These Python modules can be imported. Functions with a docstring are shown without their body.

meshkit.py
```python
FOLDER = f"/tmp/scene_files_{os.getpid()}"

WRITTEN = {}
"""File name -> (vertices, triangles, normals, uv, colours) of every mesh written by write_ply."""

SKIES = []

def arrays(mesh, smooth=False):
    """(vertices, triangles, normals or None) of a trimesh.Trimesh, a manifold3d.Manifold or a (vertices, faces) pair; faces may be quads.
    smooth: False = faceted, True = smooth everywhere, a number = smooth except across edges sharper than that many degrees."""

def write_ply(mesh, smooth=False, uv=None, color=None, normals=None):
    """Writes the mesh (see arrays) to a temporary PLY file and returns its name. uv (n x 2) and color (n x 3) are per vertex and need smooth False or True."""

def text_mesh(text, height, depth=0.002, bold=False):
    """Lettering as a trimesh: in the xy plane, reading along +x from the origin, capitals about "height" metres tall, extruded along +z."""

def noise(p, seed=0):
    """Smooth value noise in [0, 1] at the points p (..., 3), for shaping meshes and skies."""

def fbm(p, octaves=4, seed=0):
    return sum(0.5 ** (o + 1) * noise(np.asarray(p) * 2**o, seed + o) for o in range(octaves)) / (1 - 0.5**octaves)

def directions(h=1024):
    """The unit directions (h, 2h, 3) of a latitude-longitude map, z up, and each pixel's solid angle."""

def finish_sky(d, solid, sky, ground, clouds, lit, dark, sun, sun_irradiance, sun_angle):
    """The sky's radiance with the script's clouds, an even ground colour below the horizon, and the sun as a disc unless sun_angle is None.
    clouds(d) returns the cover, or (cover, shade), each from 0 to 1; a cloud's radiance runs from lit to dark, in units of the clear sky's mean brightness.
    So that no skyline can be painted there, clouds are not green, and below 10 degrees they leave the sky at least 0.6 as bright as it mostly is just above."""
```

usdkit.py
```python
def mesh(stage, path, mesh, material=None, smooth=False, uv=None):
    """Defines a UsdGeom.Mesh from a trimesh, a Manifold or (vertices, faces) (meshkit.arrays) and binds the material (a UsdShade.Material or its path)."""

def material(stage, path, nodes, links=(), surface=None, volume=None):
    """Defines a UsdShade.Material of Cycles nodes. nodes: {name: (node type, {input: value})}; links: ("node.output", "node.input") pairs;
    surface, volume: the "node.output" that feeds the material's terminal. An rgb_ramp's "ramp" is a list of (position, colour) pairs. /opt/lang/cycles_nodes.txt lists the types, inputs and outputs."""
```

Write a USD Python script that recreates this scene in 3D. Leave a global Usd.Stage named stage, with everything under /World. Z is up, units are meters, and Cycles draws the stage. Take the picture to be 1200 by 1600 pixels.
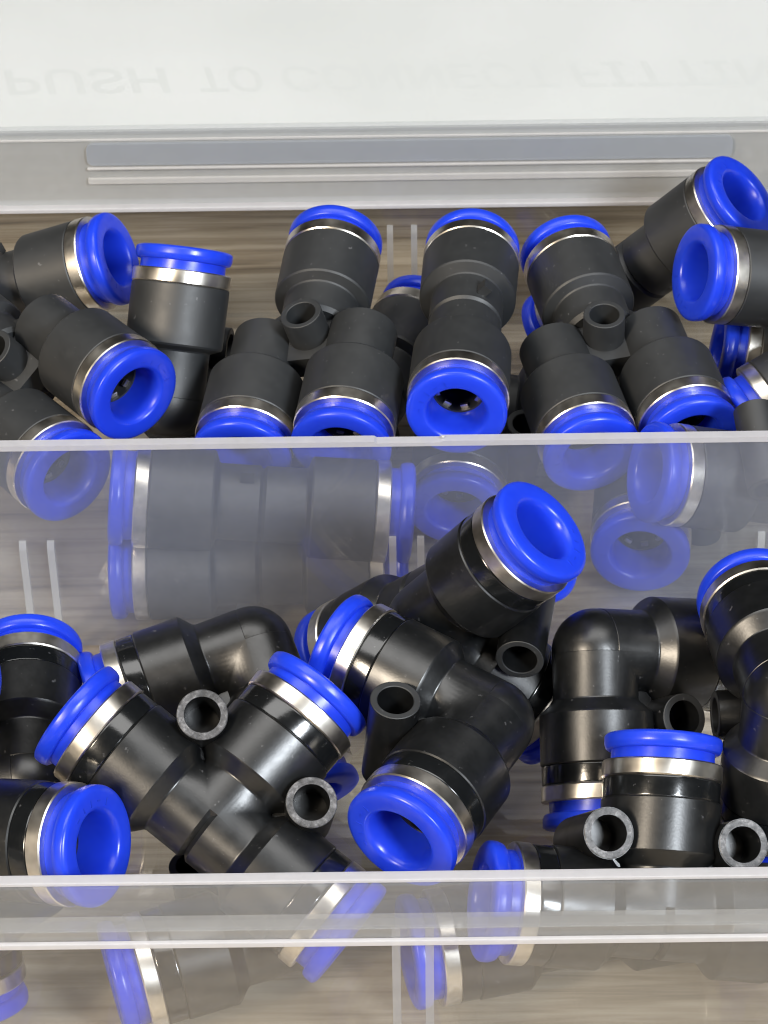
import math, random
import numpy as np, trimesh, manifold3d as m3, usdkit, meshkit
from manifold3d import Manifold, CrossSection
from pxr import Usd, UsdGeom, UsdLux, UsdShade, Gf, Sdf

random.seed(5)
MM = 0.001
stage = Usd.Stage.CreateInMemory()
UsdGeom.SetStageUpAxis(stage, 'Z'); UsdGeom.SetStageMetersPerUnit(stage, 1.0)
World = UsdGeom.Xform.Define(stage, '/World'); stage.SetDefaultPrim(World.GetPrim())
UsdGeom.Scope.Define(stage, '/World/Looks')

# ------------------------------------------------------------------ camera (mm, z up, x right, y away)
CAM = dict(f=4459.96, pitch=0.67933, roll=0.01752, yaw=-0.00763, at=(1.971, -260.225, 230.000))
L, H = 68.326, 30.662   # depth of one compartment, height of the walls (mm)
def camera():
    th, ro, ya = CAM['pitch'], CAM['roll'], CAM['yaw']
    f0 = np.array([math.sin(ya)*math.cos(th), math.cos(ya)*math.cos(th), -math.sin(th)])
    r0 = np.array([math.cos(ya), -math.sin(ya), 0.0]); d0 = np.cross(f0, r0)
    r = math.cos(ro)*r0 + math.sin(ro)*d0; d = -math.sin(ro)*r0 + math.cos(ro)*d0
    p = np.array(CAM['at'])*MM
    cam = UsdGeom.Camera.Define(stage, '/World/camera')
    m = Gf.Matrix4d(*r, 0, *(-d), 0, *(-f0), 0, *p, 1)
    cam.AddTransformOp().Set(m)
    cam.CreateHorizontalApertureAttr(36.0); cam.CreateVerticalApertureAttr(48.0)
    cam.CreateFocalLengthAttr(CAM['f']/1200*36)
    cam.CreateClippingRangeAttr(Gf.Vec2f(0.01, 20))
    cam.CreateFStopAttr(380.0); cam.CreateFocusDistanceAttr(0.277)
    cam.CreateExposureAttr(-0.4)
    return cam
cam = camera()

# ------------------------------------------------------------------ lamps of the room
def lamp(name, direction, dist, w, h, inten, color):
    d = np.array(direction, float); d /= np.linalg.norm(d)
    p = d*dist
    up = np.array([0, 0, 1.0]) if abs(d[2]) < .95 else np.array([0, 1.0, 0])
    x = np.cross(up, d); x /= np.linalg.norm(x); y = np.cross(d, x)
    l = UsdLux.RectLight.Define(stage, '/World/'+name)
    l.AddTransformOp().Set(Gf.Matrix4d(*x, 0, *y, 0, *d, 0, *p, 1))
    l.CreateWidthAttr(w); l.CreateHeightAttr(h); l.CreateIntensityAttr(inten); l.CreateColorAttr(Gf.Vec3f(*color))
    return l
lamp('ceiling_light', (-.03, -.04, 1), 2.0, 2.4, 1.0, 5.0, (1.0, 0.99, 0.97))
lamp('warm_ceiling_lamp', (-.53, -.62, .58), 1.5, .26, .36, 90.0, (1.0, 0.86, 0.68))
lamp('window_light', (.49, -.64, .59), 1.5, .26, .36, 100.0, (0.88, 0.94, 1.0))

# ------------------------------------------------------------------ helpers
def look(name, nodes, links, surface): return usdkit.material(stage, '/World/Looks/'+name, nodes, links, surface=surface)
used = {}
def numbered(parent, name):
    k = (str(parent), name); n = used.get(k, -1)+1; used[k] = n
    return name if n == 0 else f'{name}_{n:03d}'
def tag(prim, label=None, cat=None, group=None, kind=None):
    for k, v in (('label', label), ('category', cat), ('group', group), ('kind', kind)):
        if v: prim.SetCustomDataByKey(k, v)
    return prim
def arr(mesh):
    if hasattr(mesh, 'to_mesh'):
        m = mesh.to_mesh(); return np.array(m.vert_properties[:, :3], float), np.array(m.tri_verts)
    return np.array(mesh.vertices, float), np.array(mesh.faces)
def obj(name, mesh, mat, parent='/World', smooth=32):
    v, f = arr(mesh)
    path = f'{parent}/{numbered(parent, name)}'
    usdkit.mesh(stage, path, trimesh.Trimesh(v*MM, f, process=False), mat, smooth=smooth)
    return stage.GetPrimAtPath(path)
def xform(name, mat4=None, parent='/World'):
    path = f'{parent}/{numbered(parent, name)}'
    x = UsdGeom.Xform.Define(stage, path)
    if mat4 is not None: x.AddTransformOp().Set(mat4)
    return x.GetPrim()
def cbox(x0, x1, y0, y1, z0, z1, c=0.0):
    """box, its edges rounded off by c"""
    if c <= 0: return Manifold.cube((x1-x0, y1-y0, z1-z0)).translate((x0, y0, z0))
    pts = []
    for x, sx in ((x0, 1), (x1, -1)):
        for y, sy in ((y0, 1), (y1, -1)):
            for z, sz in ((z0, 1), (z1, -1)):
                for a, b, e in ((1, .3, .3), (.3, 1, .3), (.3, .3, 1), (0, 1, 1), (1, 0, 1), (1, 1, 0)):
                    pts.append((x+sx*a*c, y+sy*b*c, z+sz*e*c) if a+b+e < 1.7 or 0 in (a, b, e) else (x, y, z))
    return Manifold.hull_points(np.array(pts))
def revolve(prof, n=56):
    """solid of revolution about +x from (x, r) points listed from low x to high x"""
    pts = [(0.0, prof[0][0])]+[(r, x) for x, r in prof]+[(0.0, prof[-1][0])]
    cs = CrossSection([np.array(pts)])
    return Manifold.revolve(cs, n).rotate((0, 90, 0))
def ring(prof, n=56):
    """closed (x, r) loop turned about +x"""
    p = np.array([(r, x) for x, r in prof]); a = .5*np.sum(p[:, 0]*np.roll(p[:, 1], -1)-np.roll(p[:, 0], -1)*p[:, 1])
    return Manifold.revolve(CrossSection([p if a > 0 else p[::-1]]), n).rotate((0, 90, 0))
def turned(m, start, d):
    ang = {(1, 0): 0, (-1, 0): 180, (0, 1): 90, (0, -1): -90}[(int(round(d[0])), int(round(d[1])))]
    return m.rotate((0, 0, ang)).translate(tuple(start))

# ------------------------------------------------------------------ materials
def P(**k): return ('principled_bsdf', k)
tc = ('texture_coordinate', {})
def black(name, rough, spread, bump, base=0.014):
    return look(name, {'t': tc, 'o': ('object_info', {}),
        'n': ('noise_texture', {'scale': 420.0, 'detail': 4.0, 'roughness': .6}),
        'n2': ('noise_texture', {'scale': 3800.0, 'detail': 2.0}),
        'r': ('map_range', {'from_min': .35, 'from_max': .7, 'to_min': rough-spread, 'to_max': rough+spread, 'clamp': True}),
        'c': ('rgb_ramp', {'ramp': [(0.3, (base*.86, base*.95, base*1.04)), (.75, (base*1.02, base*1.13, base*1.24))]}),
        'b': ('bump', {'strength': bump, 'distance': .00006}),
        'd': ('noise_texture', {'scale': 1500.0, 'detail': 2.0, 'roughness': .5}), 'dr': ('map_range', {'from_min': .70, 'from_max': .80, 'to_min': 0.0, 'to_max': .35, 'clamp': True}),
        'mx': ('mix_color', {'b': (.22, .22, .23)}),
        'p': P(specular_ior_level=.5 if base > .02 else .85, ior=1.5)},
        [('t.object', 'n.vector'), ('t.object', 'n2.vector'), ('n.fac', 'r.value'), ('r.result', 'p.roughness'), ('n.fac', 'c.fac'), ('c.color', 'mx.a'), ('t.object', 'd.vector'), ('d.fac', 'dr.value'), ('dr.result', 'mx.fac'), ('mx.result', 'p.base_color'), ('n2.fac', 'b.height'), ('b.normal', 'p.normal')], 'p.BSDF')
M_black = black('black_nylon', .36, .04, .10, .006)
M_matte = black('matte_black_nylon', .54, .03, .12, .018)
M_gloss = black('black_nylon_polished', .17, .04, .05, .008)
M_worn = look('worn_black_nylon', {'t': tc, 'n': ('noise_texture', {'scale': 1500.0, 'detail': 3.0, 'roughness': .7}),
    'c': ('rgb_ramp', {'ramp': [(.35, (.03, .03, .032)), (.55, (.09, .09, .095)), (.72, (.22, .22, .23))]}),
    'b': ('bump', {'strength': .8, 'distance': .0001}), 'p': P(roughness=.45)},
    [('t.object', 'n.vector'), ('n.fac', 'c.fac'), ('c.color', 'p.base_color'), ('n.fac', 'b.height'), ('b.normal', 'p.normal')], 'p.BSDF')
M_blue = look('blue_acetal', {'t': tc, 'o': ('object_info', {}), 'n': ('noise_texture', {'scale': 300.0, 'detail': 2.0}), 'n2': ('noise_texture', {'scale': 2600.0, 'detail': 2.0}),
    'r': ('map_range', {'from_min': .3, 'from_max': .7, 'to_min': .24, 'to_max': .38}),
    'v': ('map_range', {'from_min': 0.0, 'from_max': 1.0, 'to_min': .9, 'to_max': 1.08}),
    'h': ('hsv', {'color': (.013, .047, .70)}), 'b': ('bump', {'strength': .12, 'distance': .00005}),
    'p': P(subsurface_weight=.25, subsurface_scale=.0012, subsurface_radius=(.3, .4, 1.0), specular_ior_level=.5)},
    [('t.object', 'n.vector'), ('t.object', 'n2.vector'), ('n.fac', 'r.value'), ('r.result', 'p.roughness'), ('o.random', 'v.value'), ('v.result', 'h.value'), ('h.color', 'p.base_color'), ('n2.fac', 'b.height'), ('b.normal', 'p.normal')], 'p.BSDF')
M_metal = look('nickel_plated_brass', {'t': tc, 'n': ('noise_texture', {'scale': 420.0, 'detail': 2.0}),
    'r': ('map_range', {'from_min': .3, 'from_max': .7, 'to_min': .27, 'to_max': .36}),
    'c': ('rgb_ramp', {'ramp': [(.3, (.74, .69, .61)), (.7, (.82, .78, .71))]}),
    'b': ('bump', {'strength': .12, 'distance': .0001}), 'p': P(metallic=1.0)},
    [('t.object', 'n.vector'), ('n.fac', 'r.value'), ('r.result', 'p.roughness'), ('n.fac', 'c.fac'), ('c.color', 'p.base_color'), ('n.fac', 'b.height'), ('b.normal', 'p.normal')], 'p.BSDF')
def plastic(name, haze, rough=.05, f0=.055, tint=(.97, .975, .98), haze_col=(.80, .82, .84), bump=.12):
    """see-through polypropylene: clear film with a gloss, and a milky share that scatters light both ways"""
    return look(name, {'t': tc, 'n': ('noise_texture', {'scale': 45.0, 'detail': 3.0}), 'n2': ('noise_texture', {'scale': 700.0, 'detail': 3.0}),
        'b': ('bump', {'strength': bump, 'distance': .0004}),
        'tr': ('transparent_bsdf', {'color': tint}), 'df': ('diffuse_bsdf', {'color': haze_col}), 'tl': ('translucent_bsdf', {'color': haze_col}),
        'gl': ('glossy_bsdf', {'color': (1, 1, 1), 'roughness': rough}), 'lw': ('layer_weight', {'blend': .5}), 'pw': ('math', {'math_type': 'power', 'value2': 5.0}), 'fr': ('math', {'math_type': 'multiply_add', 'value2': .94, 'value3': f0}),
        'h': ('map_range', {'from_min': .3, 'from_max': .7, 'to_min': haze*.93, 'to_max': min(1.0, haze*1.07)}),
        'm0': ('mix_closure', {'fac': .4}), 'm1': ('mix_closure', {}), 'm2': ('mix_closure', {})},
        [('t.object', 'n.vector'), ('t.object', 'n2.vector'), ('n.fac', 'b.height'), ('b.normal', 'gl.normal'), ('n2.fac', 'h.value'), ('h.result', 'm1.fac'),
         ('df.BSDF', 'm0.closure1'), ('tl.BSDF', 'm0.closure2'), ('tr.BSDF', 'm1.closure1'), ('m0.closure', 'm1.closure2'),
         ('lw.facing', 'pw.value1'), ('pw.value', 'fr.value1'), ('fr.value', 'm2.fac'), ('m1.closure', 'm2.closure1'), ('gl.BSDF', 'm2.closure2')], 'm2.closure')
M_clear = plastic('clear_polypropylene', .035)
M_divider = plastic('hazy_polypropylene', .14, haze_col=(.62, .68, .86))
M_lip = plastic('milky_polypropylene', .13, .12)
M_floor = plastic('glossy_polypropylene', .035, .03, f0=.075)
M_recess = plastic('bluish_milky_polypropylene', .5, .2, haze_col=(.52, .555, .61))
M_rear = plastic('milky_hinge_polypropylene', .5, .2, haze_col=(.68, .70, .71))
M_edge = plastic('frosted_polypropylene', .7, .25, haze_col=(.74, .74, .77))
M_bead = plastic('soft_milky_polypropylene', .4, .25, haze_col=(.82, .81, .80))
M_front = plastic('front_wall_polypropylene', .065, .08, haze_col=(.74, .72, .70))
M_rib = plastic('frosted_rib_polypropylene', .3, .2)
M_label = look('white_paper', {'t': tc, 'n': ('noise_texture', {'scale': 30.0, 'detail': 2.0}),
    'c': ('rgb_ramp', {'ramp': [(.35, (.74, .755, .74)), (.65, (.79, .80, .79))]}), 'p': P(roughness=.7)},
    [('t.object', 'n.vector'), ('n.fac', 'c.fac'), ('c.color', 'p.base_color')], 'p.BSDF')
M_ghost = look('print_showing_through', {'p': P(base_color=(.733, .748, .735), roughness=.7)}, [], 'p.BSDF')
M_wood = look('grey_oak', {'t': tc, 'mp': ('mapping', {'scale': (9.0, 95.0, 20.0)}), 'mp2': ('mapping', {'scale': (22.0, 520.0, 60.0)}),
    'n': ('noise_texture', {'scale': 1.0, 'detail': 5.0, 'roughness': .6, 'distortion': 1.2}), 'n2': ('noise_texture', {'scale': 1.0, 'detail': 3.0, 'roughness': .65, 'distortion': .6}),
    'mx': ('mix_float', {'fac': .55}),
    'c': ('rgb_ramp', {'ramp': [(.34, (.155, .115, .074)), (.45, (.38, .305, .21)), (.55, (.57, .485, .365)), (.68, (.70, .62, .49))]}),
    'b': ('bump', {'strength': .3, 'distance': .0003}), 'p': P(roughness=.5, specular_ior_level=.35)},
    [('t.object', 'mp.vector'), ('t.object', 'mp2.vector'), ('mp.vector', 'n.vector'), ('mp2.vector', 'n2.vector'), ('n.fac', 'mx.a'), ('n2.fac', 'mx.b'), ('mx.result', 'c.fac'), ('c.color', 'p.base_color'),
     ('mx.result', 'b.height'), ('b.normal', 'p.normal')], 'p.BSDF')

# ------------------------------------------------------------------ setting
T = 1.4                                     # wall thickness of the box
tag(obj('tabletop', cbox(-330, 330, -230, 330, -22-T-.6, -T-.6, 1.5), M_wood), kind='structure')

# ------------------------------------------------------------------ the box
WX = 95.0
box = xform('storage_box'); bp = str(box.GetPath())
tag(box, 'clear plastic organizer box with its white-labelled lid folded back, holding all the fittings', 'storage box')
obj('floor_panel', cbox(-WX, WX, -L-T, L+T, -T, 0, .2), M_floor, bp)
def wall_xz(pts, y0, y1):
    """outline in x and z, extruded from y0 to y1"""
    cs = CrossSection([np.array(pts, float)])
    return Manifold.extrude(cs, y1-y0).rotate((90, 0, 0)).translate((0, y1, 0))
# divider with the shallow notch in its rim
nx0, nx1 = -1.0, 6.4
d = obj('divider', wall_xz([(-WX, .05), (WX, .05), (WX, H-.72), (-WX, H-.72)], -.55, .55), M_divider, bp)
obj('divider_rim', wall_xz([(-WX, H-.7), (WX, H-.7), (WX, H), (nx1+.5, H), (nx1, H-.2), (nx0+.3, H-.2), (nx0, H+.02), (-WX, H)], -.6, .6), M_edge, str(d.GetPath()))
obj('moulding_fleck', trimesh.creation.icosphere(subdivisions=1, radius=.22).apply_translation((6.9, 0, H+.15)), M_edge, str(d.GetPath()))
# front wall: clear, with a stepped milky lip and a bright lower edge
w = obj('front_wall', cbox(-WX, WX, -L-T, -L, .05, H-6.6), M_front, bp); wp = str(w.GetPath())
obj('lip', cbox(-WX, WX, -L-T-.1, -L+.1, H-6.55, H-.48), M_lip, wp)
obj('rim', cbox(-WX, WX, -L-1.2, -L+.02, H-.45, H, .12), M_edge, wp)
obj('ledge', cbox(-WX, WX, -L-T-2.2, -L-T-.13, H-6.0, H-4.2, .1), M_lip, wp)
obj('ledge_edge', cbox(-WX, WX, -L-T-2.75, -L-T-2.23, H-6.1, H-5.4, .12), M_edge, wp)
# rear wall with the hinge strip behind its upper part
w = obj('rear_wall', cbox(-WX, WX, L, L+T, .05, H-11.6), M_clear, bp); wp = str(w.GetPath())
obj('hinge_strip', cbox(-WX, WX, L, L+T, H-11.55, H-.65), M_rear, wp)
obj('rim', cbox(-WX, WX, L-.12, L+T+.12, H-.62, H, .15), M_lip, wp)
obj('strip_edge', cbox(-WX, WX, L-1.1, L+T, H-12.3, H-11.58, .2), M_edge, wp)
obj('bead', cbox(-WX, WX, L-.35, L-.03, H-1.45, H-1.1, .1), M_bead, wp)
for z0, z1, x0 in ((H-5.9, H-5.45, -39.7), (H-8.1, H-7.1, -39.7)):
    obj('bead', cbox(x0, 46, L-.6, L-.03, z0, z1, .2), M_bead, wp)
hp = CrossSection.square((86.6, 3.3)).translate((-39.6, 0)).offset(-.9, m3.JoinType.Round, 2, 24).offset(.9, m3.JoinType.Round, 2, 24)
obj('hinge_recess', Manifold.extrude(hp, .5).rotate((90, 0, 0)).translate((0, L-.03, H-5.1)), M_recess, wp)
for sx in (-1, 1):
    obj('end_wall', cbox(min(sx*WX, sx*(WX+T)), max(sx*WX, sx*(WX+T)), -L-T, L+T, .05, H), M_clear, bp)
# pairs of slots' ribs for loose dividers
def rib(x, y, z1, s, parent):
    m = Manifold.hull_points(np.array([(x+a, y+s*b, z) for a in (-.42, .42) for b, z in ((.02, .3), (.9, .3), (.02, z1), (.75, z1-.9), (.4, z1))]))
    obj('divider_rib', m, M_rib, parent, smooth=False)
for xc in (-84.5, -41.0, 2.6, 46.0, 88):
    for dx in (-1.65, 1.65):
        rib(xc+dx, -.55, H-14.0, -1, f'{bp}/divider')
        if xc > 0: rib(xc+dx, -L, H-8.3, 1, f'{bp}/front_wall')
        rib(xc+dx, L, H-15.5, -1, f'{bp}/rear_wall')
# lid folded open behind the rear wall, white paper label under it
lid = obj('lid', cbox(-WX, WX, L+3.2, L+120, H-3.2, H-2.0, .3), M_clear, bp); lp = str(lid.GetPath())
obj('hinge', cbox(-WX+4, WX-4, L+T+.15, L+3.3, H-2.6, H-2.0), M_lip, bp)
obj('label', cbox(-WX+2, WX-2, L+3.6, L+118, H-3.6, H-3.3), M_label, lp)
def ghost(text, x0, width, y0, hgt):
    m = meshkit.text_mesh(text, 1.0, depth=.012, bold=True); v = m.vertices
    lo, hi = v[:, 0].min(), v[:, 0].max()
    X = (v[:, 0]-lo)/(hi-lo)*width; Y = v[:, 1]
    v2 = np.c_[x0+X+.22*Y*hgt, y0-Y*hgt, H-3.29+v[:, 2]]           # the print is seen from its back: upside down
    obj('lettering', trimesh.Trimesh(v2, m.faces[:, ::-1], process=False), M_ghost, lp, smooth=False)
for t, x0, wd in (('PUSH', -53.0, 22.5), ('TO', -26.4, 9.0), ('CONNECT', -14.6, 38.0), ('FITTINGS', 26.0, 40.0)):
    ghost(t, x0, wd, L+22.0, 6.6)

# ------------------------------------------------------------------ fittings
X_, Y_ = np.array([1.0, 0, 0]), np.array([0, 1.0, 0]); O = np.zeros(3)
KINDS = {
 'union': ('straight_fitting', [(O, X_, 18.1), (O, -X_, 18.1)], []),
 'elbow': ('elbow_fitting', [(O, X_, 19.2), (O, Y_, 19.2)], [(7.6, 7.6)]),
 'tee': ('tee_fitting', [(O, X_, 18.5), (O, -X_, 18.5), (O, Y_, 18.3)], [(7.1, 7.3), (-7.1, 7.3)]),
 'wye': ('wye_fitting', [(O, X_, 17.0), (6.35*Y_, -X_, 21.2), (-6.35*Y_, -X_, 21.2)], [(-2.5, 0)])}
BH = 5.5
def port_solid(F, neck, x0=0.0, rear=False):
    if rear: return revolve([(x0, neck-.5), (x0+.5, neck), (F-13.0, neck), (F-12.8, neck+.12), (F-12.35, 5.95), (F-12.1, 6.1), (F-4.85, 6.17), (F-4.71, 6.08), (F-4.7, 5.9)])
    return revolve([(x0, neck-.5), (x0+.5, neck), (F-13.9, neck), (F-13.6, neck+.12), (F-12.5, 5.95), (F-12.2, 6.13), (F-6.95, 6.17), (F-6.8, 6.06), (F-6.75, 5.9), (F-4.7, 5.9)])
def build_fitting(kind, path, rear):
    M_body, M_band = (M_matte, M_matte) if rear else (M_black, M_gloss)
    M_rim = M_matte if rear else M_worn if kind == 'tee' else M_matte
    name, ports, bosses = KINDS[kind]
    solid = Manifold()
    if kind == 'wye':
        solid += turned(port_solid(17.0, 4.75, -.5, rear), O, X_)
        for s in (1, -1): solid += turned(port_solid(21.2, 4.25, .6, rear), 6.35*s*Y_, -X_)
        solid += Manifold.hull_points(np.array([(x, y*s, z*t) for s in (-1, 1) for t in (-1, 1) for x, y, z in ((3.4, 3.0, 1.5), (.3, 6.3, 1.5), (-6.5, 6.3, 1.5), (2.6, 2.2, 2.4), (-1.0, 5.2, 1.9))]))
        solid += Manifold.hull_points(np.array([(x, y*s, z*t) for s in (-1, 1) for t in (-1, 1) for x, y, z in ((4.0, 2.9, 3.7), (4.0, 1.2, 4.5), (-2.0, 1.8, 2.6), (1.2, 2.2, 3.3))]))
    else:
        for a, d, F in ports: solid += turned(port_solid(F, 4.6, 0.0 if kind != 'union' else -.1, rear), a, d)
        if kind == 'elbow': solid += Manifold.sphere(4.58, 48)
        if kind == 'union' and rear: solid += Manifold.cube((1.6, 1.2, 1.4)).translate((1.2, .8, 4.3))
    for bx, by in bosses:
        solid += Manifold.cylinder(2*BH, 2.62, 2.62, 40, True).translate((bx, by, 0))
    if kind == 'elbow': solid += Manifold.hull_points(np.array([(x, y, z) for z in (-1.3, 1.3) for x, y in ((2, 2), (8, 4), (8.4, 8.4), (4, 8))]))
    if kind == 'tee':
        for s in (1, -1): solid += Manifold.hull_points(np.array([(s*x, y, z) for z in (-1.3, 1.3) for x, y in ((2, 2), (8, 4), (8.4, 8.4), (4, 8))]))
    for bx, by in bosses:
        
            for e in (1, -1): solid -= Manifold.cylinder(5.0, 1.86, 1.86, 36, True).translate((bx, by, e*(BH-2.4)))
    for a, d, F in ports:
        solid -= turned(revolve([(F-12.0, 3.0), (F-4.6, 3.0)], 40), a, d)
    body = obj('body', solid, M_body, path, smooth=30); bpth = str(body.GetPath())
    for bx, by in bosses:
        for s in (1, -1):
            r = Manifold.revolve(CrossSection([np.array([(1.88, 0), (2.5, 0), (2.58, .05), (2.5, .1), (1.96, .1), (1.88, .05)])]), 40)
            obj('boss_rim', r.translate((bx, by, BH if s > 0 else -BH-.1)), M_rim, bpth, smooth=30)
    for a, d, F in ports:
        if not rear: obj('polished_band', turned(ring([(F-6.72, 5.7), (F-6.72, 6.03), (F-6.6, 6.06), (F-4.9, 6.08), (F-4.74, 6.0), (F-4.72, 5.7)]), a, d), M_band, bpth, smooth=30)
        obj('metal_ring', turned(ring([(F-4.66, 5.0), (F-4.66, 6.06), (F-4.52, 6.2), (F-3.05, 6.22), (F-2.9, 6.1), (F-2.88, 5.0)]), a, d), M_metal, path, smooth=30)
        c = obj('collar', turned(ring([(F-9.0, 3.05), (F-9.0, 3.2), (F-3.2, 5.0), (F-3.0, 5.35), (F-1.78, 5.35), (F-1.74, 5.7), (F-1.6, 5.92), (F-1.15, 6.08), (F-.95, 6.1), (F-.45, 6.1), (F-.25, 6.02), (F-.08, 5.8), (F, 5.5),
                 (F+.01, 4.9), (F-.02, 4.05), (F-.12, 3.8), (F-.4, 3.58), (F-.9, 3.42), (F-1.8, 3.3), (F-4.5, 3.22)]), a, d), M_blue, path, smooth=40)
        marks = Manifold()
        for k, (w_, h_) in enumerate(((.16, .8), (.5, .16), (.16, .8), (.16, .6), (.5, .16))):
            marks += cbox(F-.03, F+.035, 4.55-h_/2, 4.55+h_/2, -w_/2, w_/2).rotate((150+k*17, 0, 0))
        obj('moulded_mark', turned(marks, a, d), M_blue, str(c.GetPath()), smooth=False)
        claws = Manifold()
        for k in range(8):
            claws += cbox(F-5.6, F-5.2, 2.45, 3.25, -.45, .45).rotate((k*45+12, 0, 0))
        obj('grip_claw', turned(claws, a, d), M_metal, str(c.GetPath()), smooth=False)

POSES = {
    'R1': ('union', (-0.97749, 0.01599, 0.19290, 0.08397), (-50.51, 50.01, 17.68)),
    'R2': ('elbow', (-0.69308, 0.29107, 0.63836, -0.16559), (-27.19, 27.70, 15.90)),
    'R3': ('wye', (-0.13388, -0.40817, -0.86348, -0.26434), (-47.16, 29.91, 20.83)),
    'R5': ('wye', (-0.75402, 0.03369, 0.14151, -0.64055), (-8.33, 32.93, 22.66)),
    'R6': ('union', (0.68457, 0.26867, 0.24546, 0.63161), (10.24, 31.49, 23.92)),
    'R7': ('wye', (0.62953, 0.03021, -0.05185, 0.77466), (27.33, 36.19, 19.22)),
    'R8': ('union', (0.50692, 0.66115, 0.39157, 0.39063), (-1.33, 38.38, 8.25)),
    'R9': ('union', (0.63072, -0.65445, -0.20405, -0.36366), (34.81, 54.13, 17.30)),
    'R10': ('elbow', (0.18985, -0.04479, -0.57416, -0.79517), (56.51, 40.07, 23.64)),
    'R11': ('elbow', (0.09389, -0.01732, -0.99353, 0.06143), (61.89, 39.23, 10.26)),
    'R12': ('elbow', (-0.17606, 0.07052, 0.56077, 0.80596), (49.38, 12.68, 12.51)),
    'R15': ('elbow', (0.66987, 0.00098, 0.01546, -0.74232), (33.11, 27.02, 6.51)),
    'R13': ('union', (-0.00105, 0.04870, 0.03459, 0.99821), (-14.70, 6.99, 15.69)),
    'R17': ('union', (0.00130, -0.00037, 0.80930, -0.58739), (-15.30, 7.00, 5.74)),
    'R14': ('elbow', (0.67689, 0.00303, 0.10598, -0.72840), (10.41, 35.70, 8.90)),
    'R16': ('elbow', (0.09720, 0.24493, -0.25417, -0.93057), (60.97, 27.95, 23.12)),
    'F1': ('elbow', (-0.68389, 0.00555, 0.12696, -0.71843), (-39.44, -35.18, 10.87)),
    'F2': ('elbow', (-0.10204, 0.95059, -0.08676, 0.28006), (-60.11, -31.63, 18.87)),
    'F3': ('elbow', (-0.15468, -0.07747, -0.25282, 0.95192), (-15.08, -17.03, 14.22)),
    'F4': ('tee', (0.13886, -0.30603, -0.90133, -0.27325), (-17.94, -53.34, 22.36)),
    'F5': ('elbow', (0.52230, -0.81706, 0.08508, -0.22885), (-45.29, -53.46, 21.26)),
    'F6': ('elbow', (-0.26154, -0.05761, 0.03041, -0.96299), (11.01, -43.03, 26.32)),
    'F7': ('union', (-0.83371, -0.36160, 0.41729, -0.00640), (5.38, -13.24, 16.65)),
    'F18': ('elbow', (0.64431, 0.67835, 0.18796, -0.29897), (4.77, -26.12, 25.40)),
    'F9': ('elbow', (0.34297, -0.91236, -0.08309, 0.20753), (22.60, -30.32, 24.74)),
    'F10': ('tee', (0.12128, 0.00450, -0.93373, -0.33677), (27.46, -59.72, 14.87)),
    'F11': ('elbow', (0.45066, -0.50594, -0.47069, 0.56515), (41.29, -45.11, 31.71)),
    'F15': ('union', (0.04320, -0.09973, 0.91491, -0.38875), (19.61, -52.67, 6.16)),
    'F16': ('elbow', (0.04490, -0.14407, 0.98817, -0.02734), (-10.51, -54.33, 7.58)),
}
BACK, FRONT = 'fittings heaped in the back compartment', 'fittings heaped in the front compartment'
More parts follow.
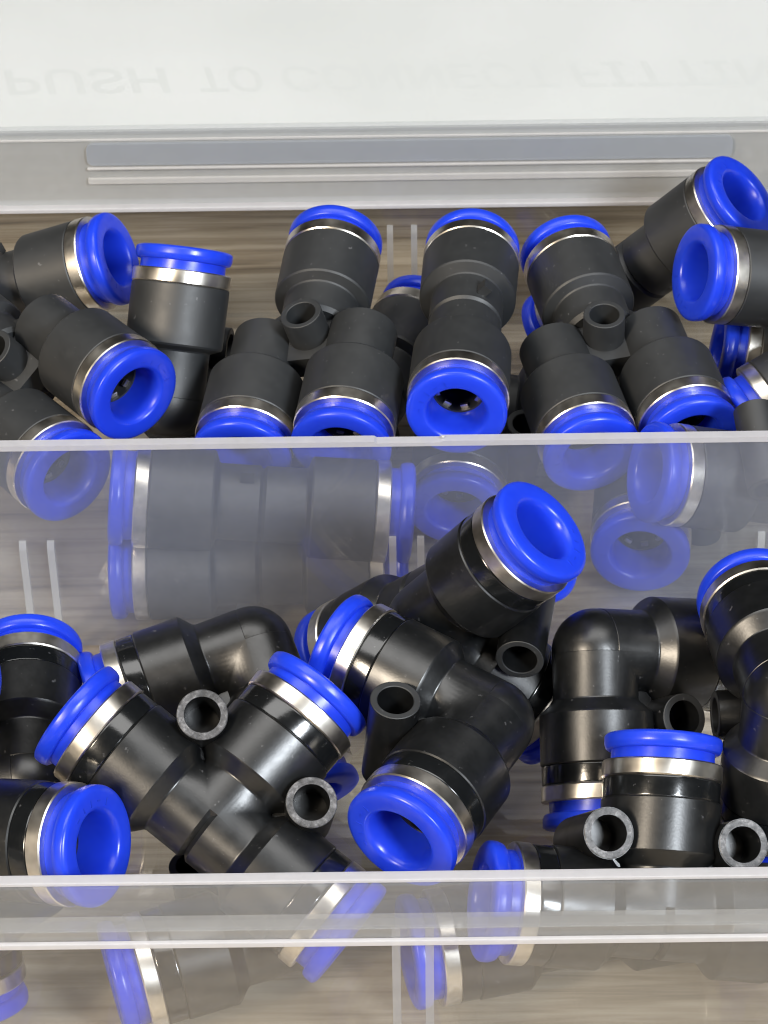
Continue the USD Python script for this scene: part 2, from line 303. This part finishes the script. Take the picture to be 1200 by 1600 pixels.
LABELS = {
 'R1': ('black straight connector at the far left of the back row, blue collar facing right', BACK),
 'R2': ('black elbow standing upright in the back row, its blue collar seen edge-on', BACK),
 'R3': ('black Y connector at left, its two blue collars aimed down right at the divider', BACK),
 'R5': ('black Y connector between the upright elbow and the straight connector in the back row', BACK),
 'R6': ('black straight connector between the two upright Y connectors, open end facing over the divider', BACK),
 'R7': ('black Y connector right of the middle straight connector, left of the left-facing collar', BACK),
 'R8': ('half-hidden connector, only collar rim showing behind, between left Y and middle straight connector', BACK),
 'R9': ('straight connector leaning up at the top right, its collar overlapping the rear rim', BACK),
 'R10': ('elbow at the right edge, round blue collar facing left below the topmost collar', BACK),
 'R11': ('shadowed elbow under the left-facing collar at the right edge of the back row', BACK),
 'R12': ('elbow seen through the right half of the divider, large blue collar reaching above its rim', BACK),
 'R15': ('connector on the floor at right, faint blue collar facing forward low behind the divider', BACK),
 'R17': ('straight connector on the floor beneath another sideways one, faint behind the hazy divider', BACK),
 'R13': ('straight connector lying sideways along the divider, just below its rim at left', BACK),
 'R14': ('connector seen through the divider below the middle straight connector, blue collar facing forward', BACK),
 'R16': ('elbow at the right edge with a silver ring just above the divider rim', BACK),
 'F1': ('upright elbow at the left edge of the front row, blue collar tipped back', FRONT),
 'F2': ('connector cut off by the left picture edge, only a sliver of blue collar showing', FRONT),
 'F3': ('glossy elbow behind the big front tee, rounded bend up and small collar at left', FRONT),
 'F4': ('big tee at front left with two spread blue collars and speckled grey mounting holes', FRONT),
 'F5': ('elbow in the lower left corner, open blue collar facing right behind the front lip', FRONT),
 'F6': ('glossy elbow in the middle, one collar up left and one open collar facing forward', FRONT),
 'F7': ('straight connector propped highest in the front row, open collar facing right by the divider', FRONT),
 'F9': ('elbow with its rounded bend up, just behind the tee that stands upright', FRONT),
 'F10': ('tee standing upright at the front lip, blue collar on top between two mounting holes', FRONT),
 'F11': ('elbow at the right edge of the front row, tall blue collar leaning to the divider', FRONT),
 'F15': ('connector on the floor behind the front wall ribs, blue collar and silver ring showing', FRONT),
 'F16': ('connector on the floor seen through the front wall at bottom left, collar edge-on', FRONT),
 'F18': ('buried elbow below the propped straight connector, dark mounting tube pointing forward', FRONT),
}
def mat4(q, t):
    m = Gf.Matrix4d(1.0); m.SetRotate(Gf.Quatd(*q)); m.SetTranslateOnly(Gf.Vec3d(*[c*MM for c in t])); return m
first = {}
for key, (kind, q, t) in POSES.items():
    name = KINDS[kind][0]
    x = xform(name, mat4(q, t)); p = str(x.GetPath())
    fk = (kind, key[0] == 'R')
    if fk not in first:
        build_fitting(kind, p, fk[1]); first[fk] = p
    else:
        x.GetReferences().AddInternalReference(first[fk]); x.SetInstanceable(True)
    lab, grp = LABELS.get(key, ('black push-in fitting with blue collars', None))
    tag(x, lab, {'union': 'straight connector', 'elbow': 'elbow connector', 'tee': 'tee connector', 'wye': 'Y connector'}[kind], grp)
